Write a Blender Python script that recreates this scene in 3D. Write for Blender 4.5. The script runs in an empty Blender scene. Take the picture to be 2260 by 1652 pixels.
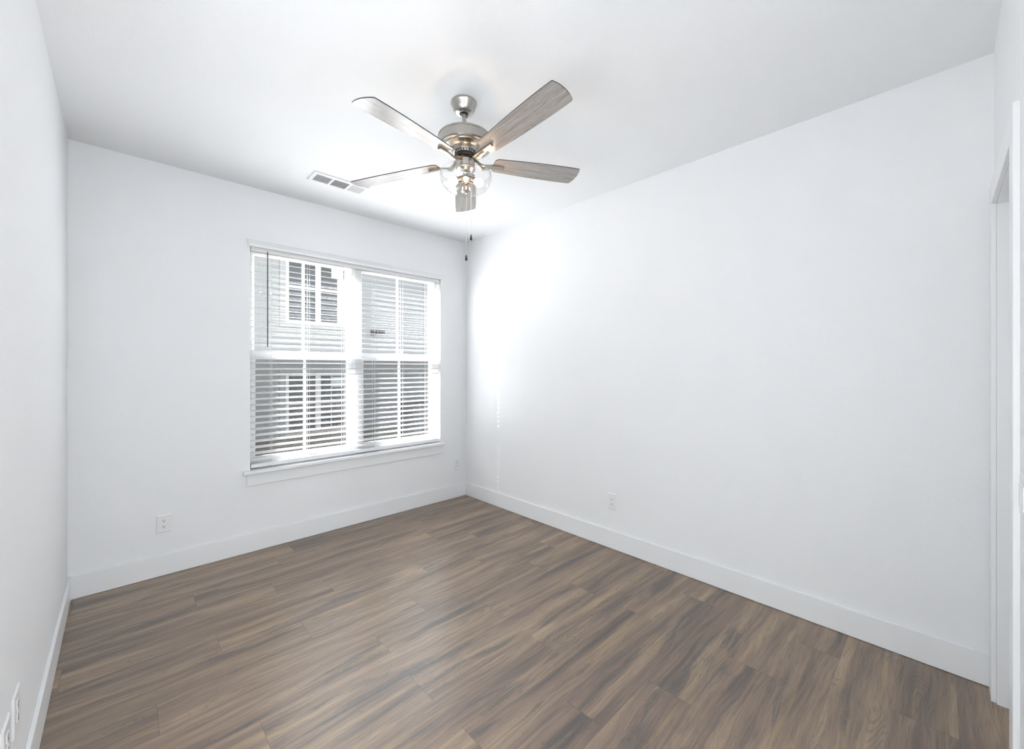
import bpy, math, random
from mathutils import Vector, Matrix
random.seed(4)
PI = math.pi
S = bpy.context.scene
C = S.collection

# ------------------------------------------------------------------ camera
cam_d = bpy.data.cameras.new('camera'); cam = bpy.data.objects.new('camera', cam_d); C.objects.link(cam)
cam.location = (0, 0, 1.38)
cam.rotation_euler = (PI/2, 0, -math.atan2(.6909, .7229))
cam_d.sensor_width = 36; cam_d.lens = 905/2260*36; cam_d.shift_y = -14/2260
cam_d.clip_start = .02; cam_d.clip_end = 200
S.camera = cam

# ------------------------------------------------------------------ world, sun, fill lamps, exposure
S.view_settings.view_transform = 'Standard'; S.view_settings.look = 'None'
S.view_settings.gamma = 1; S.view_settings.exposure = 0.20
w = bpy.data.worlds.new('sky'); S.world = w; w.use_nodes = True
w.node_tree.nodes['Background'].inputs[0].default_value = (.86, .93, 1, 1)
w.node_tree.nodes['Background'].inputs[1].default_value = 1.2
sun_d = bpy.data.lights.new('sun', 'SUN'); sun = bpy.data.objects.new('sun', sun_d); C.objects.link(sun)
sun_d.energy = 84; sun_d.angle = .0093; sun_d.color = (.985, .99, 1)
sun.rotation_euler = Vector((1.32, -1, -1.18)).to_track_quat('-Z', 'Y').to_euler()
# added fill lamp, shining in through an invented opening behind the camera
ar_d = bpy.data.lights.new('entry_fill', 'AREA'); ar = bpy.data.objects.new('entry_fill', ar_d); C.objects.link(ar)
ar_d.shape = 'RECTANGLE'; ar_d.size = .95; ar_d.size_y = 2.2; ar_d.energy = 48; ar_d.color = (.93, .97, 1)
ar.location = (.37, -2.39, 1.25); ar.rotation_euler = (PI/2, 0, 0)
ar.rotation_euler = Vector((0, 1, 0)).to_track_quat('-Z', 'Y').to_euler()

# second added fill lamp, outside an invented left-wall opening out of view
sw_d = bpy.data.lights.new('side_fill', 'AREA'); sw = bpy.data.objects.new('side_fill', sw_d); C.objects.link(sw)
sw_d.shape = 'RECTANGLE'; sw_d.size = 1.3; sw_d.size_y = 1.5; sw_d.energy = 23; sw_d.color = (.94, .975, 1)
sw.location = (-.40, .75, 1.35); sw.rotation_euler = Vector((1, 0, 0)).to_track_quat('-Z', 'Y').to_euler()

# ------------------------------------------------------------------ helpers
class MB:
    def __init__(s): s.v = []; s.f = []; s.mi = []; s.sm = []
    def add(s, vs, fs, mi=0, smooth=False):
        n = len(s.v); s.v += [tuple(p) for p in vs]
        for f in fs: s.f.append([n+i for i in f]); s.mi.append(mi); s.sm.append(smooth)
        return s
    def box(s, x0, x1, y0, y1, z0, z1, mi=0, M=None):
        vs = [Vector((x, y, z)) for z in (z0, z1) for y in (y0, y1) for x in (x0, x1)]
        if M: vs = [M @ p for p in vs]
        return s.add(vs, [(0,2,3,1),(4,5,7,6),(0,1,5,4),(2,6,7,3),(0,4,6,2),(1,3,7,5)], mi)
    def lathe(s, prof, n=48, M=None, mi=0, cap=True, smooth=True):
        """prof: list of (radius, z)"""
        vs = []
        for r, z in prof:
            for k in range(n):
                a = 2*PI*k/n; vs.append(Vector((r*math.cos(a), r*math.sin(a), z)))
        fs = []
        for i in range(len(prof)-1):
            for k in range(n):
                k2 = (k+1) % n; fs.append((i*n+k, i*n+k2, (i+1)*n+k2, (i+1)*n+k))
        if M: vs = [M @ p for p in vs]
        s.add(vs, fs, mi, smooth)
        if cap:
            b = len(s.v)-len(vs)
            s.f.append([b+k for k in range(n)][::-1]); s.mi.append(mi); s.sm.append(False)
            b2 = b+(len(prof)-1)*n
            s.f.append([b2+k for k in range(n)]); s.mi.append(mi); s.sm.append(False)
        return s
    def tube(s, pts, r, n=8, mi=0, cap=True):
        pts = [Vector(p) for p in pts]; vs = []
        for i, p in enumerate(pts):
            t = (pts[min(i+1, len(pts)-1)]-pts[max(i-1, 0)]).normalized()
            u = t.cross(Vector((0, 0, 1)) if abs(t.z) < .9 else Vector((1, 0, 0))).normalized(); v = t.cross(u)
            rr = r[i] if isinstance(r, (list, tuple)) else r
            for k in range(n):
                a = 2*PI*k/n; vs.append(p+u*rr*math.cos(a)+v*rr*math.sin(a))
        fs = []
        for i in range(len(pts)-1):
            for k in range(n):
                k2 = (k+1) % n; fs.append((i*n+k, i*n+k2, (i+1)*n+k2, (i+1)*n+k))
        if cap: fs += [tuple(range(n))[::-1], tuple((len(pts)-1)*n+k for k in range(n))]
        return s.add(vs, fs, mi, True)
    def prism(s, prof, axis, a0, a1, mi=0):
        """prof: closed 2D polygon; axis 'x': prof=(y,z) swept a0..a1"""
        n = len(prof)
        if axis == 'x': vs = [(a, p[0], p[1]) for a in (a0, a1) for p in prof]
        elif axis == 'y': vs = [(p[0], a, p[1]) for a in (a0, a1) for p in prof]
        else: vs = [(p[0], p[1], a) for a in (a0, a1) for p in prof]
        fs = [(i, (i+1) % n, n+(i+1) % n, n+i) for i in range(n)] + [tuple(range(n))[::-1], tuple(range(n, 2*n))]
        return s.add(vs, fs, mi)
    def build(s, name, mats, parent=None, bevel=0, loc=None):
        me = bpy.data.meshes.new(name); me.from_pydata(s.v, [], s.f)
        for m in (mats if isinstance(mats, (list, tuple)) else [mats]): me.materials.append(m)
        for p, mi, sm in zip(me.polygons, s.mi, s.sm): p.material_index = mi; p.use_smooth = sm
        me.validate(); me.update()
        import bmesh
        bm = bmesh.new(); bm.from_mesh(me); bmesh.ops.recalc_face_normals(bm, faces=bm.faces[:]); bm.to_mesh(me); bm.free()
        if any(s.sm): me.set_sharp_from_angle(angle=math.radians(35))
        o = bpy.data.objects.new(name, me); C.objects.link(o)
        if loc: o.location = loc
        if parent: o.parent = parent
        if bevel:
            b = o.modifiers.new('bevel', 'BEVEL'); b.width = bevel; b.segments = 2; b.limit_method = 'ANGLE'
        return o

def tag(o, label=None, cat=None, group=None, kind=None):
    if label: o['label'] = label
    if cat: o['category'] = cat
    if group: o['group'] = group
    if kind: o['kind'] = kind
    return o
def empty(name, loc, rz=0):
    o = bpy.data.objects.new(name, None); C.objects.link(o); o.empty_display_size = .05
    o.location = loc; o.rotation_euler.z = rz; return o
def copy_tree(o, parent=None):
    c = o.copy(); C.objects.link(c); c.parent = parent
    for ch in [x for x in C.objects if x.parent == o]: copy_tree(ch, c)
    return c

# ------------------------------------------------------------------ materials
def mat(name, col, rough=.5, metal=0, **k):
    m = bpy.data.materials.new(name); m.use_nodes = True; b = m.node_tree.nodes['Principled BSDF']
    b.inputs['Base Color'].default_value = (*col, 1); b.inputs['Roughness'].default_value = rough; b.inputs['Metallic'].default_value = metal
    for a, v in k.items(): b.inputs[a.replace('_', ' ')].default_value = v
    return m
def N(m, t, **k):
    n = m.node_tree.nodes.new(t)
    for a, v in k.items(): setattr(n, a, v)
    return n
def L(m, a, b): m.node_tree.links.new(a, b)
def bump(m, scale, dist, detail=3, strength=1):
    b = m.node_tree.nodes['Principled BSDF']; tc = N(m, 'ShaderNodeTexCoord'); n = N(m, 'ShaderNodeTexNoise')
    n.inputs['Scale'].default_value = scale; n.inputs['Detail'].default_value = detail
    bp = N(m, 'ShaderNodeBump'); bp.inputs['Distance'].default_value = dist; bp.inputs['Strength'].default_value = strength
    L(m, tc.outputs['Object'], n.inputs['Vector']); L(m, n.outputs['Fac'], bp.inputs['Height']); L(m, bp.outputs['Normal'], b.inputs['Normal'])
    return m
def ramp(m, stops):
    r = N(m, 'ShaderNodeValToRGB'); e = r.color_ramp.elements
    while len(e) < len(stops): e.new(.5)
    for i, (p, c) in enumerate(stops): e[i].position = p; e[i].color = (*c, 1)
    return r

WALL = bump(mat('wall_paint', (.865, .873, .885), .62), 170, .0014, 3, .8)
CEIL = bump(mat('ceiling_paint', (.895, .905, .915), .8), 130, .0016, 3, .6)
TRIM = mat('trim_paint', (.86, .868, .878), .32)
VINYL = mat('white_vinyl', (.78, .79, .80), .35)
SLAT = mat('blind_slat_white', (.84, .845, .855), .38)
CORD = mat('blind_cord_white', (.82, .83, .84), .8)
PLASTIC = mat('outlet_plastic', (.84, .845, .85), .3)
DARK = mat('slot_dark', (.02, .02, .02), .6)
WAND = mat('wand_shade_grey', (.10, .105, .12), .35)  # clear plastic wand, its shade put into the dark grey
VENTM = mat('vent_enamel', (.86, .865, .87), .4)
VENTB = mat('vent_duct_grey', (.50, .51, .52), .7)
NICKEL = mat('brushed_nickel', (.43, .415, .385), .27, 1)
b = NICKEL.node_tree.nodes['Principled BSDF']
BLACKM = mat('motor_black', (.015, .013, .012), .45)
EDGE = mat('blade_edge_charcoal', (.03, .034, .05), .5)
PEND = mat('pull_pendant_dark', (.02, .014, .012), .35)
CHAIN = mat('bead_chain', (.7, .69, .66), .35, .9)

def glass(name, tint=(1, 1, 1), refl=1.0, base=.04, rough=.0):
    m = bpy.data.materials.new(name); m.use_nodes = True; nt = m.node_tree
    nt.nodes.remove(nt.nodes['Principled BSDF']); out = nt.nodes['Material Output']
    t = N(m, 'ShaderNodeBsdfTransparent'); t.inputs[0].default_value = (*tint, 1)
    g = N(m, 'ShaderNodeBsdfGlossy'); g.inputs['Roughness'].default_value = rough
    fr = N(m, 'ShaderNodeLayerWeight'); fr.inputs['Blend'].default_value = .5
    pw = N(m, 'ShaderNodeMath', operation='POWER'); L(m, fr.outputs['Facing'], pw.inputs[0]); pw.inputs[1].default_value = 5
    mu = N(m, 'ShaderNodeMath', operation='MULTIPLY_ADD'); mu.inputs[1].default_value = (1-base)*refl*.5; mu.inputs[2].default_value = base*refl
    mx = N(m, 'ShaderNodeMixShader'); L(m, pw.outputs[0], mu.inputs[0]); L(m, mu.outputs[0], mx.inputs[0])
    L(m, t.outputs[0], mx.inputs[1]); L(m, g.outputs[0], mx.inputs[2]); L(m, mx.outputs[0], out.inputs[0])
    return m
GLASS = glass('window_glass', (.98, .985, .985))
SHADE = glass('clear_shade_glass', (.985, .988, .988), 1.2)
BULBG = glass('bulb_glass', (1, .97, .92))
GLOW = bpy.data.materials.new('lit_bulb_glass'); GLOW.use_nodes = True
b = GLOW.node_tree.nodes['Principled BSDF']; b.inputs['Base Color'].default_value = (1, .9, .8, 1)
b.inputs['Emission Color'].default_value = (1, .80, .62, 1); b.inputs['Emission Strength'].default_value = 3

# bulb filament and glow
FIL = bpy.data.materials.new('lit_filament'); FIL.use_nodes = True
b = FIL.node_tree.nodes['Principled BSDF']; b.inputs['Base Color'].default_value = (1, .8, .5, 1)
b.inputs['Emission Color'].default_value = (1, .66, .36, 1); b.inputs['Emission Strength'].default_value = 40

# insect screen: fine mesh lets most light through
SCREEN = bpy.data.materials.new('insect_screen'); SCREEN.use_nodes = True; nt = SCREEN.node_tree
t = N(SCREEN, 'ShaderNodeBsdfTransparent'); mx = N(SCREEN, 'ShaderNodeMixShader'); mx.inputs[0].default_value = .36
b = nt.nodes['Principled BSDF']; b.inputs['Base Color'].default_value = (.022, .023, .024, 1); b.inputs['Roughness'].default_value = .7
L(SCREEN, t.outputs[0], mx.inputs[1]); L(SCREEN, b.outputs[0], mx.inputs[2]); L(SCREEN, mx.outputs[0], nt.nodes['Material Output'].inputs[0])

def mathn(m, op, a, b=None, c=None):
    n = N(m, 'ShaderNodeMath', operation=op)
    for i, v in enumerate((a, b, c)):
        if v is None: continue
        if isinstance(v, (int, float)): n.inputs[i].default_value = v
        else: L(m, v, n.inputs[i])
    return n.outputs[0]
def noise(m, vec, sc, detail=4, rough=.5, dist=0):
    mp = N(m, 'ShaderNodeMapping'); mp.inputs['Scale'].default_value = sc; L(m, vec, mp.inputs['Vector'])
    n = N(m, 'ShaderNodeTexNoise'); n.inputs['Scale'].default_value = 1; n.inputs['Detail'].default_value = detail
    n.inputs['Roughness'].default_value = rough; n.inputs['Distortion'].default_value = dist
    L(m, mp.outputs[0], n.inputs['Vector']); return n.outputs['Fac']
def mixc(m, fac, a, b, blend='MIX'):
    n = N(m, 'ShaderNodeMix', data_type='RGBA', blend_type=blend)
    if isinstance(fac, (int, float)): n.inputs[0].default_value = fac
    else: L(m, fac, n.inputs[0])
    for i, v in ((6, a), (7, b)):
        if isinstance(v, tuple): n.inputs[i].default_value = (*v, 1)
        else: L(m, v, n.inputs[i])
    return n.outputs[2]
def mapr(m, v, a, b, c=0, d=1):
    n = N(m, 'ShaderNodeMapRange'); n.inputs[1].default_value = a; n.inputs[2].default_value = b
    n.inputs[3].default_value = c; n.inputs[4].default_value = d; n.interpolation_type = 'SMOOTHSTEP'
    L(m, v, n.inputs[0]); return n.outputs[0]

# floor planks: weathered brown oak look
FLOOR = bpy.data.materials.new('oak_vinyl_plank'); FLOOR.use_nodes = True; m = FLOOR
b = m.node_tree.nodes['Principled BSDF']
tc = N(m, 'ShaderNodeTexCoord'); at = N(m, 'ShaderNodeAttribute', attribute_name='plank')
sp = N(m, 'ShaderNodeSeparateColor'); L(m, at.outputs['Color'], sp.inputs[0])
off = N(m, 'ShaderNodeVectorMath', operation='MULTIPLY'); L(m, at.outputs['Color'], off.inputs[0]); off.inputs[1].default_value = (31, 17, 23)
ad = N(m, 'ShaderNodeVectorMath', operation='ADD'); L(m, tc.outputs['Object'], ad.inputs[0]); L(m, off.outputs[0], ad.inputs[1])
V = ad.outputs[0]
# warp so the grain wanders around knots
wn = noise(m, V, (1.6, 5, 1), 2, .5)
wy = mathn(m, 'MULTIPLY', mathn(m, 'SUBTRACT', wn, .5), .10)
cb = N(m, 'ShaderNodeCombineXYZ'); L(m, wy, cb.inputs[1])
ad2 = N(m, 'ShaderNodeVectorMath', operation='ADD'); L(m, V, ad2.inputs[0]); L(m, cb.outputs[0], ad2.inputs[1]); W = ad2.outputs[0]
broad = noise(m, W, (.9, 13, 1), 3, .55)
streak = noise(m, W, (2.2, 55, 1), 4, .6)
fine = noise(m, W, (9, 300, 1), 4, .7)
base = ramp(m, [(.33, (.072, .054, .045)), (.44, (.155, .110, .083)), (.53, (.232, .167, .123)), (.66, (.36, .268, .185))])
L(m, mathn(m, 'ADD', mathn(m, 'MULTIPLY', broad, .66), mathn(m, 'MULTIPLY', streak, .36)), base.inputs[0])
col = base.outputs[0]
# dark smoky patches and knots
pat = noise(m, W, (1.5, 11, 1), 4, .6)
col = mixc(m, mapr(m, pat, .55, .70, 0, .68), col, (.060, .051, .048))
gold = noise(m, V, (1.3, 22, 3), 2, .5)
col = mixc(m, mapr(m, gold, .56, .70, 0, .36), col, (.42, .31, .175))
# contour rings inside the dark patches, and small knots
pr_ = mathn(m, 'SINE', mathn(m, 'MULTIPLY', pat, 260))
col = mixc(m, mathn(m, 'MULTIPLY', mapr(m, pat, .56, .66, 0, .55), mapr(m, pr_, .1, .9)), col, (.035, .03, .028))
mpv = N(m, 'ShaderNodeMapping'); mpv.inputs['Scale'].default_value = (2.1, 5.2, 1); L(m, W, mpv.inputs['Vector'])
vo = N(m, 'ShaderNodeTexVoronoi'); vo.inputs['Scale'].default_value = 1; L(m, mpv.outputs[0], vo.inputs['Vector'])
kr = mathn(m, 'SINE', mathn(m, 'MULTIPLY', vo.outputs['Distance'], 210))
kn = mathn(m, 'MULTIPLY', mapr(m, vo.outputs['Distance'], .16, .03, 0, .6), mapr(m, kr, -.3, .9, .35, 1))
ksel = mapr(m, noise(m, V, (.8, 4, 9), 1, .5), .50, .56)
col = mixc(m, mathn(m, 'MULTIPLY', kn, ksel), col, (.04, .032, .028))
# growth rings in cathedral areas
mp = N(m, 'ShaderNodeMapping'); mp.inputs['Scale'].default_value = (1.3, 7.5, 1); L(m, V, mp.inputs['Vector'])
n3 = N(m, 'ShaderNodeTexNoise'); n3.inputs['Scale'].default_value = 1; n3.inputs['Detail'].default_value = 1.5; L(m, mp.outputs[0], n3.inputs['Vector'])
ring = mathn(m, 'SINE', mathn(m, 'MULTIPLY', n3.outputs['Fac'], 190))
rmask = mapr(m, noise(m, V, (1.5, 8, 7), 1, .5), .55, .68)
col = mixc(m, mathn(m, 'MULTIPLY', mathn(m, 'MULTIPLY', rmask, .42), mapr(m, ring, .0, .9)), col, (.085, .07, .06))
# fine pores
col = mixc(m, mapr(m, fine, .52, .66, 0, .68), col, (.085, .066, .056))
col = mixc(m, mapr(m, fine, .42, .28, 0, .22), col, (.44, .36, .27))
# cross ticks
tick = noise(m, V, (60, 26, 1), 2, .5, 1.2)
col = mixc(m, mapr(m, tick, .68, .74, 0, .45), col, (.08, .065, .055))
# plank to plank tone
hs = N(m, 'ShaderNodeHueSaturation'); hs.inputs['Saturation'].default_value = 1.16
L(m, col, hs.inputs['Color']); L(m, mapr(m, sp.outputs[0], 0, 1, .88, 1.04), hs.inputs['Value'])
L(m, hs.outputs[0], b.inputs['Base Color'])
L(m, mapr(m, fine, .3, .7, .30, .38), b.inputs['Roughness']); b.inputs['Specular IOR Level'].default_value = 1.0; b.inputs['IOR'].default_value = 1.55
bp = N(m, 'ShaderNodeBump'); bp.inputs['Strength'].default_value = .25; bp.inputs['Distance'].default_value = .0004
L(m, fine, bp.inputs['Height']); L(m, bp.outputs[0], b.inputs['Normal'])
SEAM = mat('plank_seam', (.035, .028, .022), .8)

# fan blade wood: pale grey oak
BLADE = bpy.data.materials.new('grey_oak_blade'); BLADE.use_nodes = True; m = BLADE
b = m.node_tree.nodes['Principled BSDF']; tc = N(m, 'ShaderNodeTexCoord')
wn = noise(m, tc.outputs['Object'], (5, 12, 1), 2)
cb = N(m, 'ShaderNodeCombineXYZ'); L(m, mathn(m, 'MULTIPLY', wn, .022), cb.inputs[1])
ad2 = N(m, 'ShaderNodeVectorMath', operation='ADD'); L(m, tc.outputs['Object'], ad2.inputs[0]); L(m, cb.outputs[0], ad2.inputs[1])
g1 = noise(m, ad2.outputs[0], (3.5, 95, 1), 5, .65); g2 = noise(m, ad2.outputs[0], (25, 520, 1), 3, .6)
r = ramp(m, [(.36, (.20, .18, .165)), (.48, (.34, .315, .295)), (.62, (.45, .42, .395))])
L(m, mathn(m, 'ADD', mathn(m, 'MULTIPLY', g1, .6), mathn(m, 'MULTIPLY', g2, .4)), r.inputs[0])
L(m, r.outputs[0], b.inputs['Base Color']); b.inputs['Roughness'].default_value = .25; b.inputs['Specular IOR Level'].default_value = .85

# exterior
SIDING = bump(mat('fibre_cement_siding', (.33, .345, .36), .75), 30, .002)
SIDTRIM = mat('siding_trim_grey', (.355, .37, .385), .7)
EXTWHITE = mat('exterior_white', (.82, .83, .84), .5)
OWN = mat('own_house_siding', (.2, .205, .21), .8)
STONE = bump(mat('stone_sill', (.52, .47, .43), .8), 40, .004)
NGLASS = mat('house_window_glass', (.06, .07, .08), .04, 0)
CURT = mat('curtain_white', (.62, .64, .67), .8)
LBL = mat('window_label', (.62, .72, .74), .6)
BLKLAMP = mat('lamp_black', (.02, .02, .024), .5)
ACM = mat('condenser_grey', (.20, .215, .24), .5)
SHRUB = mat('leaf_green', (.06, .10, .035), .7)
BRICK = bpy.data.materials.new('red_brick'); BRICK.use_nodes = True; m = BRICK
bt = N(m, 'ShaderNodeTexBrick'); tc = N(m, 'ShaderNodeTexCoord'); mp = N(m, 'ShaderNodeMapping'); mp.inputs['Rotation'].default_value = (PI/2, 0, 0)
L(m, tc.outputs['Object'], mp.inputs['Vector']); L(m, mp.outputs[0], bt.inputs['Vector'])
bt.inputs['Scale'].default_value = 4.4; bt.inputs['Color1'].default_value = (.28, .13, .10, 1); bt.inputs['Color2'].default_value = (.16, .085, .07, 1)
bt.inputs['Mortar'].default_value = (.45, .42, .38, 1); bt.inputs['Mortar Size'].default_value = .03
L(m, bt.outputs['Color'], m.node_tree.nodes['Principled BSDF'].inputs['Base Color'])
GROUND = bpy.data.materials.new('mulch_and_dry_grass'); GROUND.use_nodes = True; m = GROUND
tc = N(m, 'ShaderNodeTexCoord'); b = m.node_tree.nodes['Principled BSDF']; b.inputs['Roughness'].default_value = .95
g = noise(m, tc.outputs['Object'], (1.2, 1.2, 1), 8, .75)
r = ramp(m, [(.32, (.11, .085, .06)), (.5, (.20, .165, .12)), (.66, (.17, .17, .10))]); L(m, g, r.inputs[0]); L(m, r.outputs[0], b.inputs['Base Color'])

# ------------------------------------------------------------------ room dimensions
XL, XR, YB, YF, H = -.226, 2.731, 3.589, -.158, 2.743
WX0, WX1, WZ0, WZ1 = .707, 2.403, .614, 2.310       # window opening

# ------------------------------------------------------------------ floor (planks in one mesh)
joints = {-6: [2.47], -5: [2.105], -4: [1.69], -3: [1.34], -2: [.95], -1: [1.53], 0: [.94], 1: [.395], 2: [.95], 3: [1.26],
          4: [.71], 5: [.358], 6: [.96], 7: [.70], 8: [.32], 9: [.82], 10: [.95], 11: [.4]}
fl = MB(); cols = []
PW, PLn = .189, 1.152
x_lo, x_hi = -.33, 2.80
for k in range(-21, 12):
    ya = 1.465+k*PW; yb = ya+PW
    j0 = joints.get(k, [random.uniform(0, PLn)])[0]
    while j0 > x_lo: j0 -= PLn
    ya2, yb2 = max(ya, -2.35), min(yb, 3.66)
    if yb2 <= ya2: continue
    while j0 < x_hi:
        a, c = max(j0, x_lo), min(j0+PLn, x_hi)
        if c-a > .01:
            fl.add([(a+.0003, ya2+.0001, 0), (c-.0003, ya2+.0001, 0), (c-.0003, yb2-.0001, 0), (a+.0003, yb2-.0001, 0)], [(0, 1, 2, 3)], 0)
            cols.append((random.random(), random.random(), random.random(), 1))
        j0 += PLn
npl = len(fl.f)
fl.box(x_lo, x_hi, -2.35, 3.66, -.12, -.0012, 1)
floor = fl.build('floor', [FLOOR, SEAM])
ca = floor.data.color_attributes.new('plank', 'FLOAT_COLOR', 'CORNER')
# planks are the first faces; keep order by looking at height
pc = {}
for p in floor.data.polygons:
    c = cols[p.index] if p.index < npl else (0, 0, 0, 1)
    for li in p.loop_indices: ca.data[li].color = c
    if p.index < npl and p.normal.z < 0: p.flip()
tag(floor, kind='structure')

# ------------------------------------------------------------------ shell
tag(MB().box(-.36, 2.86, -2.4, 3.77, H, H+.12).build('ceiling', CEIL), kind='structure')
mb = MB()
mb.box(-.36, WX0, YB, 3.77, -.12, H); mb.box(WX1, 2.86, YB, 3.77, -.12, H)
mb.box(WX0, WX1, YB, 3.77, -.12, WZ0-.03); mb.box(WX0, WX1, YB, 3.77, WZ1, H)
tag(mb.build('wall_back', WALL), kind='structure')
mb = MB(); mb.box(-.36, XL, -2.4, .05, -.12, H); mb.box(-.36, XL, 1.45, YB, -.12, H); mb.box(-.36, XL, .05, 1.45, -.12, .55); mb.box(-.36, XL, .05, 1.45, 2.20, H)  # out-of-view opening added for the side fill lamp
tag(mb.build('wall_left', WALL), kind='structure')
tag(MB().box(XR, 2.86, -.40, YB, -.12, H).build('wall_right', WALL), kind='structure')
DX0, DX1, DZ = 1.94, 2.62, 2.075
mb = MB(); mb.box(.95, DX0, -.278, YF, -.12, H); mb.box(DX1, XR, -.278, YF, -.12, H); mb.box(DX0, DX1, -.278, YF, DZ, H)
mb.box(DX0-.1, XR, -.40, -.38, -.12, H)
tag(mb.build('wall_front', WALL), kind='structure')
tag(MB().box(.95, 1.07, -2.4, -.278, -.12, H).build('wall_entry_side', WALL), kind='structure')
mb = MB(); mb.box(XL, -.11, -2.4, -2.28, -.12, H); mb.box(.85, .95, -2.4, -2.28, -.12, H)  # unseen end wall, opening added for the entry fill lamp
mb.box(-.11, .85, -2.4, -2.28, -.12, .12); mb.box(-.11, .85, -2.4, -2.28, 2.38, H)
tag(mb.build('wall_entry_end', WALL), kind='structure')

# baseboards
BH, BT = .140, .0145
def bb(name, *a): tag(MB().box(*a).build(name, TRIM, bevel=.0025), kind='structure')
bb('baseboard_back', XL, XR, YB-BT, YB, .001, BH)
bb('baseboard_left', XL, XL+BT, -2.28, YB-BT, .001, BH)
bb('baseboard_right', XR-BT, XR, YF+.001, YB-BT, .001, BH)
bb('baseboard_front', .955, 1.862, YF, YF+BT, .001, BH)

# window trim: crown head casing, stool, apron, jamb liner
x0, x1 = .697, 2.412
prof = [(YB, 2.296), (YB-.017, 2.296), (YB-.017, 2.318), (YB-.021, 2.322), (YB-.022, 2.328), (YB-.026, 2.331),
        (YB-.029, 2.337), (YB-.034, 2.340), (YB-.034, 2.349), (YB, 2.349)]
mb = MB()
# crown with mitred returns: grow the ends with the depth of each profile point
vs = []
for s, xe in ((-1, x0), (1, x1)):
    for y, z in prof: vs.append((xe+s*max(0, (YB-y)-.017), y, z))
n = len(prof); mb.add(vs, [(i, (i+1) % n, n+(i+1) % n, n+i) for i in range(n)]+[tuple(range(n))[::-1], tuple(range(n, 2*n))])
tag(mb.build('trim_1', TRIM), kind='structure')
mb = MB(); mb.box(.658, 2.434, YB-.050, YB, .590, .612); mb.box(WX0, WX1, YB, 3.70, .590, .612)
tag(mb.build('trim_2', TRIM, bevel=.003), kind='structure')
tag(MB().box(.683, 2.414, YB-.018, YB, .500, .590).build('trim_3', TRIM, bevel=.002), kind='structure')

# door casing and jamb on the front wall
mb = MB(); CT = YF+.015
mb.box(2.610, 2.700, YF, CT, 0, 2.149); mb.box(1.864, 1.954, YF, CT, 0, 2.149); mb.box(1.954, 2.610, YF, CT, 2.060, 2.149)
tag(mb.build('trim_4', TRIM, bevel=.002), kind='structure')
mb = MB(); mb.box(2.603, DX1, -.278, YF, 0, DZ); mb.box(DX0, 1.961, -.278, YF, 0, DZ); mb.box(1.961, 2.603, -.278, YF, 2.053, DZ)
mb.box(2.591, 2.603, -.262, -.235, 0, 2.053); mb.box(1.961, 1.973, -.262, -.235, 0, 2.053)
tag(mb.build('trim_5', TRIM), kind='structure')
d = empty('door_1', (2.282, -.30, 0)); tag(d, kind='structure')
mb = MB(); mb.box(-.317, .317, -.018, .018, .01, 2.05)
for z0, z1 in ((.2, .95), (1.12, 1.92)):
    mb.box(-.2, .2, .018, .022, z0, z1)
mb.build('door_panel', TRIM, d, bevel=.004)
mb = MB(); mb.lathe([(.026, 0), (.026, .006), (.01, .01), (.01, .03), (.024, .036), (.028, .05), (.02, .062), (.004, .064)], 24, Matrix.Translation((-.26, .018, .96)) @ Matrix.Rotation(-PI/2, 4, 'X'))
mb.build('handle', NICKEL, d)

# ------------------------------------------------------------------ windows (two double-hung units)
def window(name, ax, bx):
    e = empty(name, ((ax+bx)/2, 3.70, WZ0)); tag(e, kind='structure'); ox, oy, oz = e.location
    def P(mb, nm, m_, bev=.0015, par=e): return mb.build(nm, m_, par, bev)
    def B(mb, x0, x1, y0, y1, z0, z1): mb.box(x0-ox, x1-ox, y0-oy, y1-oy, z0-oz, z1-oz)
    f = MB()
    B(f, ax, ax+.028, 3.665, 3.765, WZ0, WZ1); B(f, bx-.028, bx, 3.665, 3.765, WZ0, WZ1)
    B(f, ax+.028, bx-.028, 3.665, 3.765, WZ1-.024, WZ1); B(f, ax+.028, bx-.028, 3.665, 3.765, WZ0, WZ0+.03)
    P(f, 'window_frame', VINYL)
    sx0, sx1 = ax+.028, bx-.028; ST = .024
    def sash(nm, y0, y1, z0, z1, bot, top):
        s = MB(); B(s, sx0, sx0+ST, y0, y1, z0, z1); B(s, sx1-ST, sx1, y0, y1, z0, z1)
        B(s, sx0+ST, sx1-ST, y0, y1, z0, z0+bot); B(s, sx0+ST, sx1-ST, y0, y1, z1-top, z1)
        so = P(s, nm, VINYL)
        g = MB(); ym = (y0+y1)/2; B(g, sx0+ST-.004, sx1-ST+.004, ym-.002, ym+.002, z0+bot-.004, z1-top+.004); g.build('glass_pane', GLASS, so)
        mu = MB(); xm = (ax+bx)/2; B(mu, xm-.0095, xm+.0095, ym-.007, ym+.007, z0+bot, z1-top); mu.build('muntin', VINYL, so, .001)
        return so
    sash('upper_sash', 3.712, 3.742, 1.455, WZ1-.024, .045, .02)
    lo = sash('lower_sash', 3.675, 3.708, WZ0+.03, 1.512, .048, .062)
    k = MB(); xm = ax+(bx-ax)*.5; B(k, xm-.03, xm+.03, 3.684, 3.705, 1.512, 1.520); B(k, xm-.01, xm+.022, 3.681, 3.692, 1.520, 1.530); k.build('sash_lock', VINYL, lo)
    sc = MB(); B(sc, sx0, sx1, 3.7520, 3.7526, WZ0+.03, 1.47); so = sc.build('insect_screen', SCREEN, e)
    fr = MB()
    B(fr, sx0, sx0+.012, 3.748, 3.757, WZ0+.03, 1.482); B(fr, sx1-.012, sx1, 3.748, 3.757, WZ0+.03, 1.482)
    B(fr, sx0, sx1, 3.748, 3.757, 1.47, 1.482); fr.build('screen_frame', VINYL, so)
    return e
mid = 1.5505
w1 = window('window_1', WX0, mid-.018)
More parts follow.
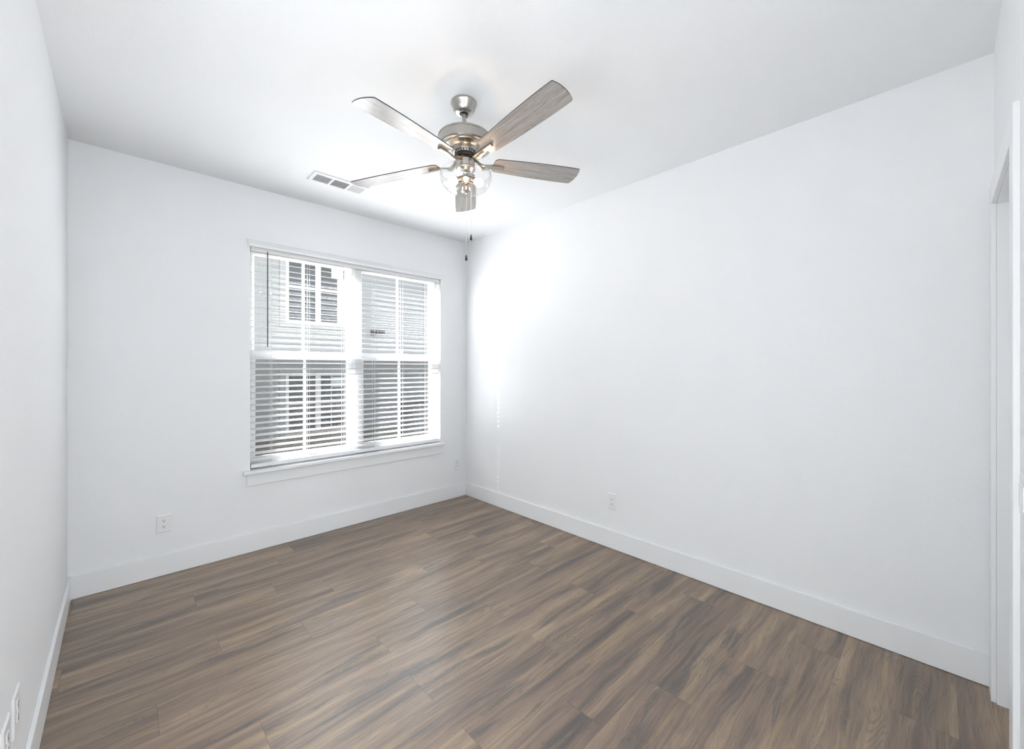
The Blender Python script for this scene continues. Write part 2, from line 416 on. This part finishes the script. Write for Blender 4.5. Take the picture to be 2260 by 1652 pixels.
w2 = window('window_2', mid+.018, WX1)
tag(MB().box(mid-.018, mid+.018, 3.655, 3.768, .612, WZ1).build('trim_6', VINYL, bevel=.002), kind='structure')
# added unseen windows that let the two fill lamps in
def added_window(name, loc, along, wd, ht):
    e = empty(name, loc, 0 if along == 'x' else PI/2); tag(e, kind='structure'); a = wd/2
    f = MB(); f.box(-a, -a+.03, -.02, .02, 0, ht); f.box(a-.03, a, -.02, .02, 0, ht); f.box(-a+.03, a-.03, -.02, .02, 0, .03); f.box(-a+.03, a-.03, -.02, .02, ht-.03, ht)
    f.box(-.012, .012, -.015, .015, .03, ht-.03)
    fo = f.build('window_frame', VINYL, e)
    for q0, q1 in ((-a+.03, -.012), (.012, a-.03)): MB().box(q0, q1, -.002, .002, .03, ht-.03).build('glass_pane', GLASS, fo)
added_window('added_window_3', (-.31, .75, .55), 'y', 1.40, 1.65)
added_window('added_window_4', (.37, -2.325, .12), 'x', .96, 2.26)
# paper tag left on the right unit's glass
tg = MB().box(-.018, .018, -.0005, .0005, -.022, .022).build('paper_tag', mat('paper', (.8, .8, .8), .8), loc=(2.03, 3.7195, 1.532))
tag(tg, 'small white paper tag stuck on the right window pane above the meeting rail', 'tag')

# ------------------------------------------------------------------ venetian blind
BLY = 3.622
CX = [.858, 1.134, 1.418, 1.700, 1.985, 2.262]
bl = empty('venetian_blind', (1.555, BLY, .614))
tag(bl, 'wide white horizontal slat blind hanging open across both windows', 'blind')
oz = .614
def BL(mb, nm, m_, bev=0): return mb.build(nm, m_, bl, bev)
mb = MB(); mb.box(-.842, .842, -.024, .030, 2.266-oz, 2.309-oz); BL(mb, 'head_rail', SLAT, .002)
T = .195
def slat_mesh(z):
    xs = [-.840]; hol = []
    for c in CX:
        if c not in CX[3:5]: continue      # other routes left closed to keep stray sun dots out
        c -= 1.555; xs += [c-.0065, c+.0065]; hol.append(len(xs)-2)
    xs.append(.840)
    ys = [-.025, -.0125, -.0028, .0028, .0125, .025]
    th = .0023; vs = []
    crown = lambda y: .0012*(1-(y/.025)**2)
    for sgn in (1, -1):
        for x in xs:
            for y in ys: vs.append((x, y, y*T+crown(y)+sgn*th/2))
    nx, ny = len(xs), len(ys); idx = lambda s, i, j: s*nx*ny+i*ny+j
    fs = []
    for i in range(nx-1):
        for j in range(ny-1):
            if i in hol and j == 2:
                a = [(i, j), (i+1, j), (i+1, j+1), (i, j+1)]
                for q in range(4):
                    p, r_ = a[q], a[(q+1) % 4]; fs.append((idx(0, *p), idx(0, *r_), idx(1, *r_), idx(1, *p)))
                continue
            fs.append((idx(0, i, j), idx(0, i+1, j), idx(0, i+1, j+1), idx(0, i, j+1)))
            fs.append((idx(1, i, j), idx(1, i, j+1), idx(1, i+1, j+1), idx(1, i+1, j)))
    for i in range(nx-1):
        fs.append((idx(0, i, 0), idx(1, i, 0), idx(1, i+1, 0), idx(0, i+1, 0)))
        fs.append((idx(0, i+1, ny-1), idx(1, i+1, ny-1), idx(1, i, ny-1), idx(0, i, ny-1)))
    for j in range(ny-1):
        fs.append((idx(0, 0, j+1), idx(1, 0, j+1), idx(1, 0, j), idx(0, 0, j)))
        fs.append((idx(0, nx-1, j), idx(1, nx-1, j), idx(1, nx-1, j+1), idx(0, nx-1, j+1)))
    mb = MB(); mb.add(vs, fs); return mb
sl = BL(slat_mesh(0), 'slat', SLAT); NS = 35
for k in range(NS):
    o = sl if k == 0 else sl.copy()
    if k: C.objects.link(o); o.parent = bl
    o.location = (0, 0, 2.2465-.0459*k-oz)
mb = MB(); mb.box(-.840, .840, -.025, .025, .624-oz, .652-oz); BL(mb, 'bottom_rail', SLAT, .004)
for c in CX:
    mb = MB(); x = c-1.555
    for y in (-.0262, .0262): mb.tube([(x-.006, y, .650-oz), (x-.006, y, 2.27-oz)], .0008, 5)
    mb.tube([(x+.003, 0, .650-oz), (x+.003, 0, 2.27-oz)], .0008, 5)
    BL(mb, 'ladder_cord', CORD)
    mb = MB(); mb.lathe([(.006, .6235-oz), (.007, .6195-oz), (.004, .6175-oz)], 12, Matrix.Translation((x, -.012, 0))); BL(mb, 'cord_button', CORD)
mb = MB(); mb.tube([(.822-1.555, -.030, 2.280-oz), (.822-1.555, -.036, 2.262-oz), (.822-1.555, -.036, 1.545-oz)], [.002, .0042, .0042], 8)
o = BL(mb, 'tilt_wand', WAND); o['label'] = 'clear tilt wand coloured dark grey for its shade'

# ------------------------------------------------------------------ ceiling vent
v = empty('ceiling_vent', (.975, 2.985, H)); tag(v, 'white rectangular three-section air vent on the ceiling beside the fan blade tip', 'vent')
VL, VW = .392, .172
mb = MB()
for a in ((.003, VL-.003, .003, .03), (.003, VL-.003, VW-.03, VW-.003), (.003, .022, .03, VW-.03), (VL-.022, VL-.003, .03, VW-.03), (.130, .145, .03, VW-.03), (.253, .268, .03, VW-.03)):
    mb.box(a[0], a[1], a[2], a[3], -.008, -.003)
mb.box(0, VL, 0, .003, -.008, -.0002); mb.box(0, VL, VW-.003, VW, -.008, -.0002); mb.box(0, .003, .003, VW-.003, -.008, -.0002); mb.box(VL-.003, VL, .003, VW-.003, -.008, -.0002)
mb.build('vent_frame', VENTM, v)
MB().box(.02, VL-.02, .028, VW-.028, -.002, -.0005).build('duct_opening', VENTB, v)
def louvers(x0, x1, along, tilt, n):
    mb = MB()
    for i in range(n):
        if along == 'y':
            c = x0+(i+.5)*(x1-x0)/n; M = Matrix.Translation((c, VW/2, -.006)) @ Matrix.Rotation(tilt, 4, 'Y')
            mb.box(-.0046, .0046, -(VW/2-.03), VW/2-.03, -.0005, .0005, 0, M)
        else:
            c = .03+(i+.5)*(VW-.06)/n; M = Matrix.Translation(((x0+x1)/2, c, -.006)) @ Matrix.Rotation(tilt, 4, 'X')
            mb.box(-(x1-x0)/2, (x1-x0)/2, -.0052, .0052, -.0005, .0005, 0, M)
    mb.build('louver_bank', VENTM, v)
louvers(.022, .130, 'y', -.75, 9); louvers(.145, .253, 'x', .55, 9); louvers(.268, .370, 'y', .95, 9)
for x in (.011, VL-.011):
    MB().lathe([(.004, -.008), (.0035, -.0095), (.001, -.010)], 12, Matrix.Translation((x, VW/2, 0))).build('screw', VENTM, v)

# ------------------------------------------------------------------ outlets and switch
def outlet(loc, rz, label, wd=.076, ht=.120, name='wall_outlet', cat='outlet', kind='duplex', group=None):
    """local: x along wall, -y into the room, plate centred at origin"""
    e = empty(name, loc, rz); tag(e, label, cat, group)
    mb = MB(); a, c, t, i = wd/2, ht/2, .006, .0055
    vs = [(-a, 0, -c), (a, 0, -c), (a, 0, c), (-a, 0, c), (-a, -.0015, -c), (a, -.0015, -c), (a, -.0015, c), (-a, -.0015, c),
          (-a+i, -t, -c+i), (a-i, -t, -c+i), (a-i, -t, c-i), (-a+i, -t, c-i)]
    fs = [(0, 1, 2, 3)] + [(k, (k+1) % 4, 4+(k+1) % 4, 4+k) for k in range(4)] + [(4+k, 4+(k+1) % 4, 8+(k+1) % 4, 8+k) for k in range(4)] + [(8, 9, 10, 11)]
    mb.add(vs, fs); mb.build('cover_plate', PLASTIC, e, .0008)
    if kind == 'duplex':
        for s in (1, -1):
            z = s*.0195; mb = MB(); pr = []
            for k in range(32):
                an = 2*PI*k/32; pr.append((max(-.0135, min(.0135, .0172*math.cos(an)))*1.0, z+max(-.0125, min(.0125, .0172*math.sin(an)))))
            mb.prism(pr, 'y', -.0078, -.003); r_ = mb.build('receptacle', PLASTIC, e, .0006)
            mb = MB()
            mb.box(-.0075, -.0051, -.0081, -.007, z-.001, z+.008); mb.box(.0051, .0072, -.0081, -.007, z, z+.007)
            mb.lathe([(.0029, 0), (.0029, .0011)], 14, Matrix.Translation((0, -.007, z-.0068)) @ Matrix.Rotation(PI/2, 4, 'X'))
            mb.build('socket_slots', DARK, r_)
        MB().lathe([(.0028, 0), (.0026, .0012), (.001, .0016)], 14, Matrix.Translation((0, -.006, 0)) @ Matrix.Rotation(PI/2, 4, 'X')).build('screw', PLASTIC, e)
    elif kind == 'jack':
        MB().lathe([(.009, 0), (.009, .003), (.0048, .003), (.0048, .011), (.0015, .011)], 18, Matrix.Translation((0, -.006, 0)) @ Matrix.Rotation(PI/2, 4, 'X')).build('cable_jack', NICKEL, e)
    else:
        for x in (-.023, .023):
            mb = MB(); mb.box(x-.0165, x+.0165, -.0085, -.004, -.033, .033); mb.build('rocker_switch', PLASTIC, e, .0015)
    return e
outlet((.2126, YB, .3425), 0, 'white duplex outlet low on the window wall left of the window', .080, .119)
outlet((2.616, YB, .352), 0, 'white duplex outlet under the right end of the window near the corner', .074, .124)
outlet((XR, 1.741, .358), -PI/2, 'white duplex outlet low on the blank right wall', .078, .125)
outlet((XL, 1.893, .366), PI/2, 'white outlet plate on the left wall, farther of the pair from the camera', .098, .122)
outlet((XL, 1.742, .366), PI/2, 'white outlet plate on the left wall, nearer of the pair to the camera', .098, .122)
outlet((1.77, YF, 1.03), PI, 'white two-rocker light switch plate beside the door casing at the right frame edge', .118, .118, 'light_switch', 'light switch', 'switch')

# ------------------------------------------------------------------ ceiling fan
FX, FY = 1.277, 1.694
fan = empty('ceiling_fan', (FX, FY, H))
tag(fan, 'brushed nickel ceiling fan with five grey wood blades and a clear glass light bowl', 'ceiling fan')
TILT = Matrix(((1, 0, -.02, 0), (0, 1, .016, 0), (0, 0, 1, 0), (0, 0, 0, 1)))     # hangs slightly off plumb
def FP(mb, nm, m_, bev=0, par=None): return mb.build(nm, m_, par or fan, bev)
mb = MB(); mb.lathe([(.058, 0), (.0655, -.001), (.0665, -.008), (.064, -.013), (.062, -.016), (.0555, -.036), (.0475, -.050), (.043, -.055), (.0385, -.0575), (.021, -.0575), (.019, -.045), (.004, -.045)], 64); cn = FP(mb, 'canopy', NICKEL)
mb = MB(); mb.lathe([(.0185, -.046), (.0185, -.0566), (.013, -.060), (.008, -.062)], 32, mi=0); FP(mb, 'hanger_ball', BLACKM, 0, cn)
for a in (.4, 3.5):
    mb = MB(); mb.lathe([(.0035, -.0575), (.003, -.0595), (.001, -.060)], 10, Matrix.Translation((.031*math.cos(a), .031*math.sin(a), 0))); FP(mb, 'screw', BLACKM, 0, cn)
mb = MB(); mb.lathe([(.0107, -.050), (.0107, -.18)], 24, TILT); FP(mb, 'downrod', NICKEL)
mb = MB(); mb.lathe([(.02, -.168), (.03, -.172), (.122, -.174), (.132, -.177), (.1365, -.183), (.1365, -.188), (.1345, -.190), (.1345, -.230), (.130, -.235), (.120, -.2365), (.118, -.2335), (.113, -.2335), (.110, -.2375),
    (.100, -.2385), (.078, -.2410), (.073, -.2440), (.0600, -.2560), (.0590, -.2575), (.0615, -.2590), (.0610, -.2605), (.0545, -.2610), (.0525, -.2690), (.02, -.2695)], 80, TILT)
mh = FP(mb, 'motor_housing', NICKEL)
mb = MB()
for k in range(24):
    a = 2*PI*k/24; mb.box(.0525, .0550, -.0022, .0022, -.2680, -.2620, 0, TILT @ Matrix.Rotation(a, 4, 'Z'))
FP(mb, 'vent_slots', BLACKM, 0, mh)
mb = MB(); mb.lathe([(.03, -.2690), (.0535, -.2692), (.0555, -.2715), (.0555, -.2830), (.052, -.2860), (.036, -.2870), (.034, -.2960), (.010, -.2965)], 48, TILT); FP(mb, 'rotor_ring', BLACKM)
# blades from measured azimuth and droop
AZ = [-90.95, -21.38, 52.81, 121.16, 195.88]; DR = [.0597, .0395, -.0033, -.0401, -.0558]
PHI = math.radians(-10.6); HUBZ = 1.38+1.0605-H
def frame(k):
    a = math.radians(AZ[k]); rh = Vector((math.cos(a), math.sin(a), 0)); th = Vector((-math.sin(a), math.cos(a), 0))
    hub = Vector((.0072, -.0068, HUBZ))
    ex = Vector((rh.x, rh.y, .02*rh.x-.016*rh.y+DR[k])); 
    ey = Vector((th.x*math.cos(PHI), th.y*math.cos(PHI), math.sin(PHI)+math.cos(PHI)*(.02*th.x-.016*th.y)))
    ez = ex.cross(ey).normalized()
    return Matrix((( ex.x, ey.x, ez.x, hub.x), (ex.y, ey.y, ez.y, hub.y), (ex.z, ey.z, ez.z, hub.z), (0, 0, 0, 1))), a
def blade_outline():
    pts = []
    # side from root to tip (width grows), small rounded corners, shallow convex tip, notched shoulders at root
    side = [(.150, .034), (.153, .040), (.162, .0475), (.172, .0505), (.25, .0555), (.35, .0610), (.45, .0645), (.53, .0660), (.58, .0662), (.615, .0655), (.636, .0646), (.6405, .0640), (.6435, .0620)]
    for x, y in side: pts.append((x, y))
    for k in range(1, 9):
        t = k/9; y = .0620*(1-2*t); pts.append((.6435+.013*(1-(y/.062)**2), y))
    for x, y in side[::-1]: pts.append((x, -y))
    return pts
OUT = blade_outline()
def blade_mesh():
    mb = MB(); n = len(OUT); t = .0022
    mb.add([(x, y, -t) for x, y in OUT]+[(x, y, t) for x, y in OUT], [tuple(range(n))[::-1]], 0)
    mb.f.append(list(range(n, 2*n))); mb.mi.append(0); mb.sm.append(False)
    for i in range(n): mb.f.append([i, (i+1) % n, n+(i+1) % n, n+i]); mb.mi.append(1); mb.sm.append(False)
    return mb
bmesh0 = None
def arm_mesh():
    # bracket: sections (s, z, half width, half thickness)
    sec = [(.034, .016, .013, .0030), (.046, .014, .0135, .0035), (.0575, .004, .0140, .0042), (.066, -.008, .0150, .0050), (.078, -.0185, .0175, .0055), (.092, -.0220, .0190, .0055),
           (.108, -.0195, .0175, .0055), (.128, -.0140, .0145, .0055), (.150, -.0105, .0120, .0060), (.175, -.0095, .0108, .0065), (.205, -.0092, .0098, .0062), (.2065, -.0088, .0090, .0055)]
    vs, fs = [], []
    for s_, z, hw, ht in sec:
        vs += [(s_, -hw, z-ht*.75), (s_, -hw*.86, z-ht), (s_, hw*.86, z-ht), (s_, hw, z-ht*.75), (s_, hw, z+ht), (s_, -hw, z+ht)]
    q = 6
    for i in range(len(sec)-1):
        for k in range(q): fs.append((i*q+k, i*q+(k+1) % q, (i+1)*q+(k+1) % q, (i+1)*q+k))
    fs += [tuple(range(q))[::-1], tuple((len(sec)-1)*q+k for k in range(q))]
    return MB().add(vs, fs, 0, True)
for k in range(5):
    M, a = frame(k)
    if k == 0:
        bo = FP(blade_mesh(), 'blade', [BLADE, EDGE]); ao = FP(arm_mesh(), 'blade_arm', NICKEL)
        mb = MB()
        for sx, sy in ((.0415, .006), (.0415, -.006)): mb.lathe([(.0032, .0120), (.0030, .0098), (.001, .0090)], 10, Matrix.Translation((sx, sy, 0)))
        sc_ = mb.build('screws', NICKEL, ao)
        b0, a0 = bo, ao
    else:
        bo = b0.copy(); C.objects.link(bo); bo.parent = fan
        ao = a0.copy(); C.objects.link(ao); ao.parent = fan
        s2 = sc_.copy(); C.objects.link(s2); s2.parent = ao
    bo.matrix_basis = M; ao.matrix_basis = M
# light kit
mb = MB(); mb.lathe([(.020, -.2960), (.043, -.2970), (.0475, -.3010), (.0475, -.334), (.0500, -.337), (.0510, -.341), (.0495, -.345), (.044, -.349), (.038, -.356), (.030, -.361), (.010, -.362)], 64, TILT); FP(mb, 'switch_housing', NICKEL)
mb = MB(); mb.lathe([(.016, -.361), (.0125, -.366), (.0125, -.372), (.017, -.376), (.017, -.394), (.012, -.402), (.0075, -.410), (.0075, -.428), (.018, -.434), (.0235, -.438), (.0235, -.450), (.0255, -.453), (.0255, -.457), (.015, -.4595)], 40, TILT); FP(mb, 'light_stem', NICKEL)
mb = MB(); mb.lathe([(.006, -.4595), (.0072, -.462), (.0065, -.472), (.0045, -.476), (.0015, -.478)], 20, TILT); FP(mb, 'finial', NICKEL)
# glass bowl
pr = [(.128, -.361), (.1315, -.366), (.1330, -.376), (.1318, -.390), (.1275, -.406), (.1195, -.422), (.107, -.437), (.089, -.449), (.068, -.4555), (.045, -.4585), (.016, -.459)]
mb = MB(); mb.lathe(pr+[(max(r_-.0022, .014), z+.0024) for r_, z in pr[::-1]], 72, TILT, cap=False)
mb.lathe([(.1268, -.3595), (.1285, -.3585), (.1300, -.3600), (.1290, -.3625), (.1268, -.3620), (.1268, -.3595)], 72, TILT, cap=False)
FP(mb, 'glass_bowl', SHADE)
# bulbs
azv = math.degrees(math.atan2(-.691, .723))
for bi, (az, el) in enumerate(((azv+4, -20), (azv+186, -20), (azv-84, -38))):
    a, e_ = math.radians(az), math.radians(el)
    dirv = Vector((math.cos(a)*math.cos(e_), math.sin(a)*math.cos(e_), math.sin(e_)))
    Rm = TILT @ Matrix.Translation(Vector((0, 0, -.384))+dirv*.012) @ dirv.to_track_quat('Z', 'Y').to_matrix().to_4x4()
    mb = MB(); mb.lathe([(.010, 0), (.0155, .002), (.0155, .030), (.0175, .031), (.0175, .034), (.013, .034)], 28, Rm)
    so = FP(mb, 'lamp_socket', NICKEL)
    mb = MB(); mb.lathe([(.0105, .030), (.0120, .035), (.0170, .043), (.0215, .053), (.0228, .061), (.0210, .070), (.0145, .079), (.005, .0840), (.0005, .0850)], 28, Rm, cap=False)
    bu = FP(mb, 'bulb', GLOW if bi < 2 else BULBG, 0, so)
    mb = MB()
    for q in range(4):
        t = 2*PI*q/4; c, s_ = math.cos(t), math.sin(t)
        mb.tube([Rm @ Vector((.004*c, .004*s_, .042)), Rm @ Vector((.0085*c, .0085*s_, .068))], .0013, 6)
    FP(mb, 'filament', FIL, 0, so)
    pl = bpy.data.lights.new('bulb_light', 'POINT'); pl.energy = .8 if bi < 2 else .3; pl.color = (1, .66, .40); pl.shadow_soft_size = .012
    po = bpy.data.objects.new('bulb_light', pl); C.objects.link(po); po.parent = fan; po.location = (Rm @ Vector((0, 0, .105)))
# pull chains
def chain(dx, dy, z0, z1, lab):
    mb = MB(); z = z0
    while z > z1+.03:
        mb.lathe([(.0003, .0011), (.0010, .0006), (.0012, 0), (.0010, -.0006), (.0003, -.0011)], 6, Matrix.Translation((dx, dy, z)), cap=False); z -= .0032
    mb.tube([(dx, dy, z0), (dx, dy, z1+.028)], .0004, 4)
    c = FP(mb, 'pull_chain', CHAIN)
    mb = MB(); mb.lathe([(.0012, .030), (.0030, .027), (.0040, .022), (.0062, .010), (.0068, .006), (.0055, .001), (.002, 0)], 20, Matrix.Translation((dx, dy, z1))); pp = FP(mb, 'pendant', PEND, 0, c)
    pp['label'] = 'dark brown pull pendant'
    mb = MB(); mb.lathe([(.0012, .004), (.0022, .002), (.0022, -.002), (.0012, -.004)], 10, Matrix.Translation((dx, dy, z1+.10))); FP(mb, 'chain_connector', CHAIN, 0, c)
chain(.0095, -.0075, -.478, 1.932-H, '')
chain(.026, -.026, -.346, 2.036-H, '')

# ------------------------------------------------------------------ outdoors
tag(MB().box(-14, 24, 3.86, 40, -.60, -.36).build('ground', GROUND), kind='structure')
mb = MB()
for a in ((-5, WX0-.06, -.5, 5.6), (WX1+.06, 8, -.5, 5.6), (WX0-.06, WX1+.06, -.5, WZ0-.06), (WX0-.06, WX1+.06, WZ1+.06, 5.6)):
    mb.box(a[0], a[1], 3.772, 3.80, a[2], a[3])
tag(mb.build('wall_exterior', OWN), kind='structure')

FYD = 11.1
hs_ = empty('neighbor_house', (4.5, FYD, -.36)); tag(hs_, 'grey lap-sided house with white windows seen through the blind outside', 'house')
ox, oy, ozz = 4.5, FYD, -.36
def HB(mb, x0, x1, y0, y1, z0, z1, mi=0): mb.box(x0-ox, x1-ox, y0-oy, y1-oy, z0-ozz, z1-ozz, mi)
mb = MB(); z = -.36; p = .167; HX0, HX1 = -3.0, 6.80
def lap(mb, x0, x1, z0, z1):
    pr_ = [(0, z0-ozz), (.0, z1-ozz), (-.004, z1-ozz), (-.020, z0-ozz)]
    mb.prism(pr_, 'x', x0-ox, x1-ox)
holes = [(2.78, 4.56, 2.38, 4.24), (2.78, 4.56, -.36, 1.36)]
zz = -.36
while zz < 6.2:
    z1 = zz+p; segs = [(HX0, HX1)]
    for hx0, hx1, hz0, hz1 in holes:
        if z1 > hz0+.01 and zz < hz1-.01: segs = [(HX0, hx0), (hx1, HX1)]
    for s0, s1 in segs: lap(mb, s0, s1, zz, z1)
    zz = z1
HB(mb, HX0, HX1, FYD, FYD+5, -.36, 6.2)
mb.build('siding_wall', SIDING, hs_)
mb = MB(); HB(mb, 6.80, 6.93, FYD-.03, FYD+5, -.36, 6.2); mb.build('corner_board', SIDTRIM, hs_)
mb = MB(); mb.prism([(-.55, 6.5), (5.4, 6.5), (2.4, 7.6)], 'x', HX0-.4-ox, 7.2-ox); mb.build('roof', mat('roof_shingle', (.12, .12, .13), .9), hs_)
def hwin(z0, z1, zr, low):
    mb = MB(); X0, X1 = 2.93, 4.42
    HB(mb, X0-.13, X0, FYD-.024, FYD, z0-.11, z1+.11); HB(mb, X1, X1+.13, FYD-.024, FYD, z0-.11, z1+.11)
    HB(mb, X0, X1, FYD-.024, FYD, z1, z1+.11)
    if not low: HB(mb, X0, X1, FYD-.024, FYD, z0-.11, z0)
    mb.build('window_trim', SIDTRIM, hs_)
    f = MB(); t = .065
    HB(f, X0, X0+t, FYD-.045, FYD-.002, z0, z1); HB(f, X1-t, X1, FYD-.045, FYD-.002, z0, z1); HB(f, X0+t, X1-t, FYD-.045, FYD-.002, z1-t, z1); HB(f, X0+t, X1-t, FYD-.045, FYD-.002, z0, z0+t)
    HB(f, 3.615, 3.745, FYD-.045, FYD-.002, z0+t, z1-t)
    for q0, q1 in ((X0+t, 3.615), (3.745, X1-t)): HB(f, q0, q1, FYD-.040, FYD-.002, zr-.03, zr+.03)
    fo = f.build('window_frame', EXTWHITE, hs_)
    g = MB(); HB(g, X0+t, X1-t, FYD-.012, FYD-.004, z0+t, z1-t); g.build('glass_pane', NGLASS, fo)
    mm = MB()
    for xm in (3.30+.06, 4.02):
        HB(mm, xm-.012, xm+.012, FYD-.016, FYD-.011, z0+t, z1-t)
    if low:
        HB(mm, X0+t, X1-t, FYD-.016, FYD-.011, .2, .22)
        s_ = MB(); HB(s_, X0-.02, X1+.02, FYD-.07, FYD-.046, z0-.02, z0+.09); s_.build('stone_sill', STONE, fo)
        mm.build('muntin', EXTWHITE, fo)
    l_ = MB(); HB(l_, 4.02, 4.33, FYD-.0165, FYD-.0125, z1-t-.30, z1-t-.04); l_.build('window_sticker', LBL, fo)
    c_ = MB()
    for i in range(1): HB(c_, 4.17, 4.345, FYD-.0128, FYD-.0122, zr+.04 if low else z0+t, z1-t-.32)
    if not low: c_.build('curtain', CURT, fo)
hwin(2.50, 4.12, 3.40, False); hwin(-.26, 1.25, .50, True)
wl = MB(); wl.box(-.16, -.08, -.16, -.02, -.07, .07); wl.box(-.08, .16, -.20, -.03, -.02, .07); wl.box(-.17, -.07, -.02, 0, -.08, .08)
o = wl.build('security_light', BLKLAMP, loc=(5.26, FYD-.024, 2.37)); tag(o, 'black outdoor wall light on the grey siding behind the right window', 'light')
# condenser unit
ac = empty('condenser_unit', (5.75, 9.6, -.36)); tag(ac, 'grey air conditioner condenser on the ground outside the right window', 'air conditioner')
mb = MB(); mb.box(-.40, .40, -.40, .40, .04, .07)
for z in [.10+.045*i for i in range(15)]: mb.box(-.40, .40, -.40, .40, z, z+.022)
mb.box(-.38, .38, -.38, .38, .05, .78); mb.box(-.41, .41, -.41, .41, .78, .83)
mb.build('casing', ACM, ac)
mb = MB()
for r_ in (.1, .17, .24, .31, .37):
    mb.tube([(r_*math.cos(2*PI*k/32), r_*math.sin(2*PI*k/32), .84) for k in range(33)], .006, 5)
mb.build('fan_guard', BLKLAMP, ac)
bw = MB().box(-1.2, 3, -.1, .1, 0, 2.6).build('brick_wall', BRICK, loc=(9.9, 14.0, -.36)); tag(bw, 'red brick garden wall past the corner of the grey house', 'wall')
